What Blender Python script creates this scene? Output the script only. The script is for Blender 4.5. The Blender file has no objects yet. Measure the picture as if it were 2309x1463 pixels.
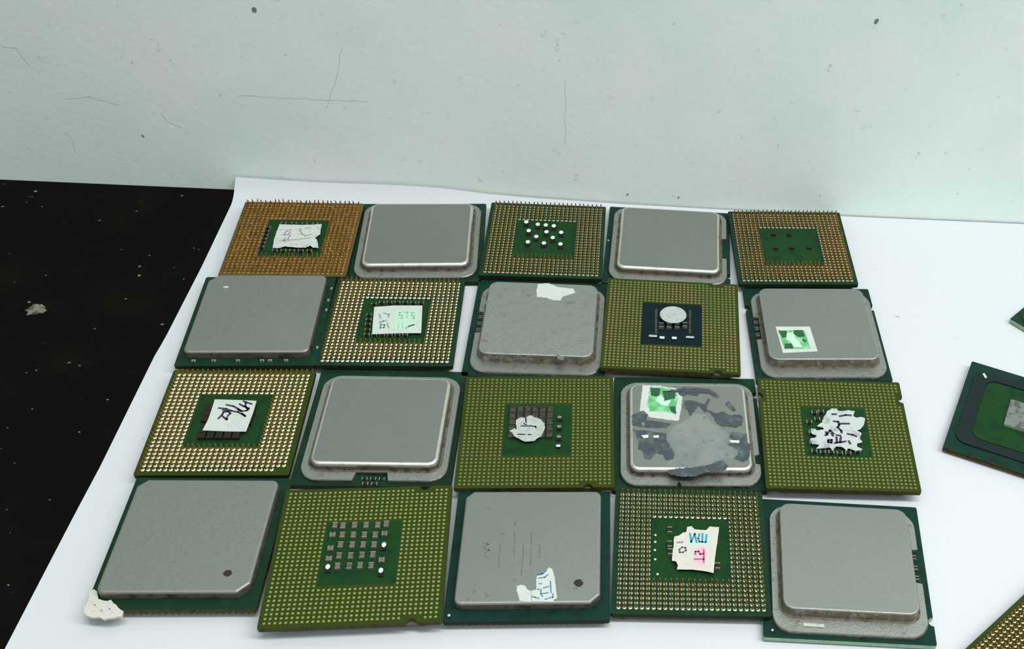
import bpy, math, random
from mathutils import Matrix, Vector
PI = math.pi
C = bpy.context.scene.collection
MM = 0.001                                   # everything below is written in millimetres

# ------------------------------------------------------------------ camera
PITCH, ROLL, CAM_H, FOC, SHIFT = math.radians(41.5396), math.radians(5.3511), 222.327, 2689.656, 446.65
fw = Vector((0, math.cos(PITCH), -math.sin(PITCH))); up0 = Vector((0, math.sin(PITCH), math.cos(PITCH))); rt0 = Vector((1, 0, 0))
rt = math.cos(ROLL) * rt0 + math.sin(ROLL) * up0
up = -math.sin(ROLL) * rt0 + math.cos(ROLL) * up0
cam_data = bpy.data.cameras.new('camera'); cam = bpy.data.objects.new('camera', cam_data); C.objects.link(cam)
cam_data.sensor_width = 36.0; cam_data.lens = FOC / 2309 * 36.0; cam_data.shift_x = -SHIFT / 2309
cam_data.clip_start = 0.005; cam_data.clip_end = 50
cam.matrix_world = Matrix(((rt.x, up.x, -fw.x, 0), (rt.y, up.y, -fw.y, 0), (rt.z, up.z, -fw.z, CAM_H * MM), (0, 0, 0, 1)))
bpy.context.scene.camera = cam
CAMP = Vector((0, 0, CAM_H))
def project(p):                               # only used to choose which pins show largest
    d = Vector(p) - CAMP; z = d.dot(fw)
    return 1154.5 + SHIFT + FOC * d.dot(rt) / z, 731.5 - FOC * d.dot(up) / z

# ------------------------------------------------------------------ light
world = bpy.data.worlds.new('world'); bpy.context.scene.world = world; world.use_nodes = True
world.node_tree.nodes['Background'].inputs[0].default_value = (0.86, 0.94, 0.925, 1)
_n, _l = world.node_tree.nodes, world.node_tree.links          # the room around: bright ceiling, darker towards the floor
_tc = _n.new('ShaderNodeTexCoord'); _sp = _n.new('ShaderNodeSeparateXYZ'); _mr = _n.new('ShaderNodeMapRange')
_l.new(_tc.outputs['Generated'], _sp.inputs[0]); _l.new(_sp.outputs['Z'], _mr.inputs['Value']); _l.new(_mr.outputs[0], _n['Background'].inputs[1])
_mr.inputs['From Min'].default_value = -0.15; _mr.inputs['From Max'].default_value = 0.8; _mr.inputs['To Min'].default_value = 0.02; _mr.inputs['To Max'].default_value = 0.95
def area(name, loc, target, size, power, col):
    l = bpy.data.lights.new(name, 'AREA'); l.shape = 'RECTANGLE'; l.size, l.size_y = size; l.energy = power; l.color = col
    o = bpy.data.objects.new(name, l); C.objects.link(o); o.location = loc
    o.rotation_euler = (Vector(target) - Vector(loc)).to_track_quat('-Z', 'Y').to_euler()
    return o
area('tube_lamp', (0.44, 0.07, 0.76), (0.44, 0.12, 0), (1.15, 0.10), 8.3, (1.0, 0.975, 0.985))
vs = bpy.context.scene.view_settings
bpy.context.scene.display_settings.display_device = 'sRGB'
vs.view_transform = 'Standard'; vs.look = 'None'; vs.gamma = 1; vs.exposure = 0.0; vs.use_curve_mapping = False

# ------------------------------------------------------------------ materials
def mat(name, col, rough=0.5, metal=0.0, spec=0.5, noise=None, bump=None, coat=0.0, extra=None):
    """noise = list of (scale per mm, colour, low, high, detail): mixes a second colour in by procedural noise."""
    m = bpy.data.materials.new(name); m.use_nodes = True; nt = m.node_tree; b = nt.nodes['Principled BSDF']
    b.inputs['Base Color'].default_value = (*col, 1); b.inputs['Roughness'].default_value = rough; b.inputs['Metallic'].default_value = metal
    b.inputs['Specular IOR Level'].default_value = spec; b.inputs['Coat Weight'].default_value = coat
    N, L = nt.nodes.new, nt.links.new
    tc = N('ShaderNodeTexCoord'); cur = None
    for i, (sc, c2, lo, hi, det) in enumerate(noise or []):
        n = N('ShaderNodeTexNoise'); n.inputs['Scale'].default_value = sc * 1000; n.inputs['Detail'].default_value = det; n.inputs['Roughness'].default_value = 0.6
        mp = N('ShaderNodeMapping'); mp.inputs['Location'].default_value = (0.37 * i, 0.11 * i, 0.05)
        oi = N('ShaderNodeObjectInfo'); ad = N('ShaderNodeVectorMath'); ad.operation = 'ADD'
        L(tc.outputs['Object'], mp.inputs['Vector']); L(mp.outputs[0], ad.inputs[0]); L(oi.outputs['Random'], ad.inputs[1]); L(ad.outputs[0], n.inputs['Vector'])
        r = N('ShaderNodeMapRange'); r.inputs['From Min'].default_value = lo; r.inputs['From Max'].default_value = hi
        L(n.outputs['Fac'], r.inputs['Value'])
        mx = N('ShaderNodeMix'); mx.data_type = 'RGBA'
        L(r.outputs[0], mx.inputs['Factor'])
        if cur is None: mx.inputs[6].default_value = (*col, 1)
        else: L(cur, mx.inputs[6])
        mx.inputs[7].default_value = (*c2, 1); cur = mx.outputs[2]
    if cur is not None: L(cur, b.inputs['Base Color'])
    if bump:
        h = None
        for sc, st in bump:
            n = N('ShaderNodeTexNoise'); n.inputs['Scale'].default_value = sc * 1000; n.inputs['Detail'].default_value = 4
            L(tc.outputs['Object'], n.inputs['Vector'])
            bp = N('ShaderNodeBump'); bp.inputs['Strength'].default_value = st; bp.inputs['Distance'].default_value = 0.0004
            L(n.outputs['Fac'], bp.inputs['Height'])
            if h is not None: L(h, bp.inputs['Normal'])
            h = bp.outputs[0]
        L(h, b.inputs['Normal'])
    return m

LID = (0.295, 0.310, 0.284)
MT = dict(
    paper=mat('white_paper', (0.56, 0.59, 0.61), 0.7, spec=0.15, noise=[(0.006, (0.54, 0.58, 0.59), 0.4, 0.7, 2)]),
    paper_speck=mat('paper_speck', (0.35, 0.40, 0.40), 0.7),
    wall=mat('wall_paint', (0.81, 0.915, 0.87), 0.55, spec=0.4, noise=[(0.012, (0.69, 0.85, 0.78), 0.42, 0.68, 3), (0.03, (0.86, 0.89, 0.90), 0.5, 0.75, 3), (0.25, (0.60, 0.72, 0.67), 0.66, 0.76, 4)], bump=[(0.035, 0.55), (0.5, 0.15)]),
    wall_mark=mat('wall_pit', (0.16, 0.22, 0.22), 0.8), wall_crack=mat('wall_crack', (0.60, 0.71, 0.67), 0.8), wall_dab=mat('wall_dab', (0.78, 0.84, 0.80), 0.5),
    table=mat('black_tabletop', (0.0022, 0.0020, 0.0018), 0.7, spec=0.05, noise=[(0.05, (0.004, 0.0035, 0.002), 0.5, 0.7, 4), (0.4, (0.03, 0.028, 0.025), 0.70, 0.8, 6)], bump=[(0.2, 0.4)]),
    table_spot=mat('table_stain', (0.16, 0.16, 0.10), 0.8, noise=[(0.5, (0.03, 0.03, 0.02), 0.5, 0.6, 4)]),
    lid=mat('nickel_lid', LID, 0.38, 0.9, noise=[(0.035, (0.285, 0.30, 0.275), 0.42, 0.65, 3), (0.6, (0.27, 0.28, 0.255), 0.6, 0.75, 5)], bump=[(3.0, 0.12)]),
    lid_grainy=mat('grainy_nickel_lid', (0.265, 0.285, 0.25), 0.5, 0.8, noise=[(1.6, (0.22, 0.235, 0.205), 0.52, 0.72, 5), (0.06, (0.265, 0.285, 0.26), 0.45, 0.65, 3)], bump=[(2.5, 0.10)]),
    lid_dirty=mat('tarnished_nickel_lid', (0.31, 0.33, 0.30), 0.5, 0.8, noise=[(0.5, (0.27, 0.28, 0.26), 0.52, 0.7, 5), (0.3, (0.20, 0.19, 0.17), 0.66, 0.76, 5)], bump=[(1.2, 0.3)]),
    flange=mat('nickel_flange', (0.31, 0.325, 0.295), 0.42, 0.85, noise=[(0.6, (0.20, 0.19, 0.15), 0.56, 0.74, 5)], bump=[(2.0, 0.2)]),
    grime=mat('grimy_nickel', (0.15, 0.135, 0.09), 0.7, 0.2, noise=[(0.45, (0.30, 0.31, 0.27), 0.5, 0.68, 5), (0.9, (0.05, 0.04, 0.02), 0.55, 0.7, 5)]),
    step=mat('nickel_step', (0.13, 0.12, 0.09), 0.55, 0.4, noise=[(0.5, (0.05, 0.04, 0.025), 0.5, 0.65, 4)]),  # dirty nickel; its dark tone also paints shade under boards and in grooves
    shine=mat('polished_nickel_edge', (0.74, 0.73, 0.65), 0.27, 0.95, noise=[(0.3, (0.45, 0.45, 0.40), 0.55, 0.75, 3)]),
    pcb=mat('green_circuit_board', (0.007, 0.030, 0.014), 0.42, spec=0.12, noise=[(0.25, (0.009, 0.042, 0.022), 0.5, 0.7, 3)]),
    pcb_teal=mat('teal_circuit_board', (0.005, 0.030, 0.021), 0.38, spec=0.12, noise=[(0.3, (0.004, 0.018, 0.013), 0.5, 0.7, 3)]),
    pcb_olive=mat('olive_circuit_board', (0.025, 0.045, 0.005), 0.42, spec=0.12, noise=[(0.08, (0.034, 0.040, 0.005), 0.45, 0.65, 3)]),
    pcb_hollow=mat('bare_board_centre', (0.007, 0.042, 0.009), 0.4, spec=0.12, noise=[(0.3, (0.004, 0.028, 0.010), 0.5, 0.7, 3)]),
    pcb_blue=mat('dark_board_centre', (0.002, 0.011, 0.013), 0.35, spec=0.12),
    pcb_rust=mat('brown_stained_board', (0.10, 0.055, 0.008), 0.6, noise=[(0.3, (0.04, 0.045, 0.01), 0.5, 0.7, 4)]),
    edge=mat('board_edge', (0.06, 0.052, 0.014), 0.6, spec=0.12, noise=[(0.8, (0.025, 0.03, 0.008), 0.5, 0.65, 3)]),
    edge_dark=mat('dark_board_edge', (0.012, 0.02, 0.008), 0.6, spec=0.12), edge_pale=mat('pale_board_edge', (0.26, 0.42, 0.27), 0.5, noise=[(0.5, (0.2, 0.34, 0.22), 0.5, 0.6, 3)]),
    gold=mat('gold_pin', (0.42, 0.27, 0.045), 0.34, 0.8, noise=[(0.15, (0.30, 0.25, 0.06), 0.45, 0.65, 2)]),
    gold_rust=mat('tarnished_gold_pin', (0.32, 0.165, 0.028), 0.5, 0.5, noise=[(0.2, (0.42, 0.30, 0.10), 0.55, 0.72, 4), (0.4, (0.16, 0.09, 0.01), 0.55, 0.7, 4)]),
    foot=mat('solder_foot', (0.80, 0.72, 0.56), 0.35, 0.45, noise=[(0.12, (0.72, 0.76, 0.62), 0.45, 0.6, 2)]),
    foot_mid=mat('grey_solder_foot', (0.50, 0.50, 0.36), 0.4, 0.45, noise=[(0.12, (0.40, 0.42, 0.27), 0.45, 0.6, 2)]),
    foot_dull=mat('dull_solder_foot', (0.44, 0.38, 0.23), 0.4, 0.45, noise=[(0.12, (0.36, 0.38, 0.22), 0.45, 0.6, 2)]),
    foot_rust=mat('brown_solder_foot', (0.36, 0.22, 0.06), 0.5, 0.4, noise=[(0.3, (0.2, 0.14, 0.03), 0.45, 0.6, 2)]),
    pad_dull=mat('dull_gold_contact', (0.20, 0.185, 0.035), 0.42, 0.4, noise=[(0.08, (0.17, 0.20, 0.05), 0.45, 0.6, 2)]),
    pad=mat('gold_contact', (0.31, 0.33, 0.075), 0.38, 0.5, noise=[(0.08, (0.26, 0.33, 0.10), 0.45, 0.6, 2)]),
    pad_pale=mat('pale_gold_contact', (0.30, 0.22, 0.085), 0.36, 0.5, noise=[(0.1, (0.19, 0.21, 0.055), 0.45, 0.6, 2)]),
    cap=mat('dark_capacitor', (0.020, 0.018, 0.012), 0.5, spec=0.12), cap_brown=mat('brown_capacitor', (0.13, 0.105, 0.075), 0.5, noise=[(0.7, (0.07, 0.06, 0.04), 0.5, 0.6, 3)]),
    tin=mat('capacitor_terminal', (0.55, 0.60, 0.55), 0.35, 0.6), tin_dark=mat('dull_capacitor_terminal', (0.22, 0.23, 0.19), 0.4, 0.5), tin_white=mat('bright_capacitor_terminal', (0.66, 0.76, 0.68), 0.35, 0.1),
    sticker=mat('white_sticker', (0.50, 0.55, 0.505), 0.55, noise=[(0.2, (0.46, 0.51, 0.48), 0.45, 0.65, 3)]),
    sticker_worn=mat('worn_white_sticker', (0.44, 0.48, 0.46), 0.6, noise=[(0.45, (0.25, 0.28, 0.29), 0.52, 0.66, 5)]),
    cap_dim=mat('dim_capacitor', (0.055, 0.048, 0.036), 0.5, spec=0.2, noise=[(0.7, (0.03, 0.026, 0.018), 0.5, 0.6, 3)]),
    sticker_grey=mat('grey_sticker', (0.48, 0.52, 0.48), 0.6, noise=[(0.5, (0.36, 0.38, 0.37), 0.5, 0.65, 4)]),
    sticker_pink=mat('cream_sticker', (0.56, 0.53, 0.47), 0.55, noise=[(0.2, (0.52, 0.54, 0.46), 0.45, 0.65, 3)]),
    foil=mat('crumpled_silver_foil', (0.44, 0.49, 0.46), 0.45, 0.25, noise=[(0.6, (0.36, 0.40, 0.38), 0.5, 0.68, 4)], bump=[(0.8, 0.9)]),
    tint_green=mat('pale_green_print', (0.42, 0.62, 0.46), 0.55), tint_blue=mat('pale_blue_print', (0.34, 0.62, 0.55), 0.55), tint_pink=mat('pink_print', (0.72, 0.40, 0.48), 0.55),
    ink=mat('dark_ink', (0.03, 0.02, 0.05), 0.5), ink_grey=mat('grey_ink', (0.30, 0.34, 0.33), 0.5), ink_green=mat('green_ink', (0.16, 0.33, 0.23), 0.5),
    ink_soft=mat('soft_green_ink', (0.30, 0.50, 0.38), 0.5), ink_blue=mat('blue_ink', (0.08, 0.20, 0.30), 0.5), ink_pink=mat('pink_ink', (0.36, 0.09, 0.17), 0.5), ink_purple=mat('purple_ink', (0.22, 0.18, 0.24), 0.5), line=mat('printed_line', (0.50, 0.50, 0.47), 0.5),
    ink_line=mat('faint_printed_line', (0.52, 0.62, 0.56), 0.5),
    stamp=mat('green_stamp_print', (0.09, 0.36, 0.13), 0.5, noise=[(0.5, (0.20, 0.55, 0.26), 0.45, 0.6, 3)]), stamp_dark=mat('dark_green_print', (0.012, 0.075, 0.025), 0.5), stamp_light=mat('light_green_print', (0.45, 0.66, 0.50), 0.5),
    paste=mat('dark_thermal_paste', (0.055, 0.072, 0.078), 0.45, 0.3, noise=[(0.35, (0.13, 0.16, 0.165), 0.5, 0.7, 4), (0.7, (0.04, 0.055, 0.055), 0.6, 0.7, 4)], bump=[(0.7, 0.5)]),
    smear=mat('thin_paste_smear', (0.225, 0.265, 0.26), 0.42, 0.6, noise=[(0.12, (0.29, 0.31, 0.285), 0.45, 0.6, 4), (0.5, (0.16, 0.19, 0.195), 0.58, 0.72, 4)]),
    etch=mat('etched_mark', (0.12, 0.135, 0.12), 0.6, 0.1), hole=mat('dark_hole', (0.012, 0.008, 0.006), 0.7), fleck=mat('dark_fleck', (0.13, 0.14, 0.12), 0.7), glint=mat('bright_fleck', (0.75, 0.80, 0.76), 0.3, 0.5),
    ring=mat('black_frame', (0.010, 0.018, 0.018), 0.45, spec=0.12), die=mat('silicon_die', (0.23, 0.25, 0.23), 0.25, 0.6, noise=[(0.4, (0.12, 0.12, 0.11), 0.5, 0.6, 4)]), solder=mat('solder_ball', (0.35, 0.36, 0.34), 0.4, 0.8),
)

# ------------------------------------------------------------------ mesh helpers
class M:
    def __init__(s): s.v, s.f, s.m, s.names = [], [], [], []
    def mi(s, n):
        if n not in s.names: s.names.append(n)
        return s.names.index(n)
    def prism(s, pts, z0, z1, top, side=None, bottom=True):
        k = len(pts); b = len(s.v); a = sum(pts[i][0] * pts[(i + 1) % k][1] - pts[(i + 1) % k][0] * pts[i][1] for i in range(k))
        if a < 0: pts = list(reversed(pts))
        s.v += [(p[0], p[1], z0) for p in pts] + [(p[0], p[1], z1) for p in pts]
        s.f.append(tuple(range(b + k, b + 2 * k))); s.m.append(s.mi(top))
        if bottom: s.f.append(tuple(reversed(range(b, b + k)))); s.m.append(s.mi(side or top))
        for i in range(k):
            j = (i + 1) % k; s.f.append((b + i, b + j, b + k + j, b + k + i)); s.m.append(s.mi(side or top))
        return s
    def loft(s, rings, mats, cap=None):
        b = len(s.v); k = len(rings[0])
        for r in rings: s.v += r
        for q in range(len(rings) - 1):
            for i in range(k):
                j = (i + 1) % k; s.f.append((b + q * k + i, b + q * k + j, b + (q + 1) * k + j, b + (q + 1) * k + i)); s.m.append(s.mi(mats[q]))
        s.f.append(tuple(range(b + (len(rings) - 1) * k, b + len(rings) * k))); s.m.append(s.mi(cap or mats[-1]))
        s.f.append(tuple(reversed(range(b, b + k)))); s.m.append(s.mi(mats[0]))
        return s
    def box(s, x0, x1, y0, y1, z0, z1, top, side=None):
        return s.prism([(x0, y0), (x1, y0), (x1, y1), (x0, y1)], z0, z1, top, side)
    def build(s, name, parent=None, label=None, loc=None, kind=None):
        me = bpy.data.meshes.new(name); me.from_pydata([(x * MM, y * MM, z * MM) for x, y, z in s.v], [], s.f)
        for n in s.names: me.materials.append(MT[n])
        me.polygons.foreach_set('material_index', s.m); me.update()
        o = bpy.data.objects.new(name, me); C.objects.link(o)
        if parent: o.parent = parent
        if loc: o.location = [c * MM for c in loc]
        if label: o['label'] = label
        if kind: o['kind'] = kind
        return o

def circle(x, y, r, n=12, ry=None, a0=0.0): return [(x + r * math.cos(a0 + 2 * PI * i / n), y + (ry or r) * math.sin(a0 + 2 * PI * i / n)) for i in range(n)]
def rrect(w, h, r, n=6, dx=0.0, dy=0.0, ch=()):
    """Rounded rectangle, same vertex count always; ch = corners (0 = right back, 1 = left back, 2 = left front, 3 = right front) cut straight instead."""
    out = []
    for q, (sx, sy) in enumerate(((1, 1), (-1, 1), (-1, -1), (1, -1))):
        rr = dict(ch).get(q, r); cx, cy = dx + sx * (w / 2 - rr), dy + sy * (h / 2 - rr)
        A = (cx + rr * math.cos(q * PI / 2), cy + rr * math.sin(q * PI / 2)); B = (cx + rr * math.cos((q + 1) * PI / 2), cy + rr * math.sin((q + 1) * PI / 2))
        for i in range(n + 1):
            t = i / n
            if q in dict(ch): out.append((A[0] + (B[0] - A[0]) * t, A[1] + (B[1] - A[1]) * t))
            else: a = (q + t) * PI / 2; out.append((cx + rr * math.cos(a), cy + rr * math.sin(a)))
    return out
def z3(pts, z): return [(p[0], p[1], z) for p in pts]
def ragged(pts, step=0.5, jit=0.08, seed=1):
    R = random.Random(seed); out = []; n = len(pts)
    for i in range(n):
        a, b = pts[i], pts[(i + 1) % n]; L = math.hypot(b[0] - a[0], b[1] - a[1]); k = max(1, int(L / step))
        for j in range(k):
            t = j / k; out.append((a[0] + (b[0] - a[0]) * t + R.uniform(-jit, jit), a[1] + (b[1] - a[1]) * t + R.uniform(-jit, jit)))
    return out
def strokes(m, lines, z, w, name):
    for ln in lines:
        for a, b in zip(ln, ln[1:]):
            dx, dy = b[0] - a[0], b[1] - a[1]; L = math.hypot(dx, dy) or 1; ux, uy = dx / L, dy / L; e = w * 0.35
            A = (a[0] - ux * e, a[1] - uy * e); B = (b[0] + ux * e, b[1] + uy * e); px, py = -uy * w / 2, ux * w / 2
            m.prism([(A[0] + px, A[1] + py), (A[0] - px, A[1] - py), (B[0] - px, B[1] - py), (B[0] + px, B[1] + py)], z - 0.01, z + 0.02, name)
    return m

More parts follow.
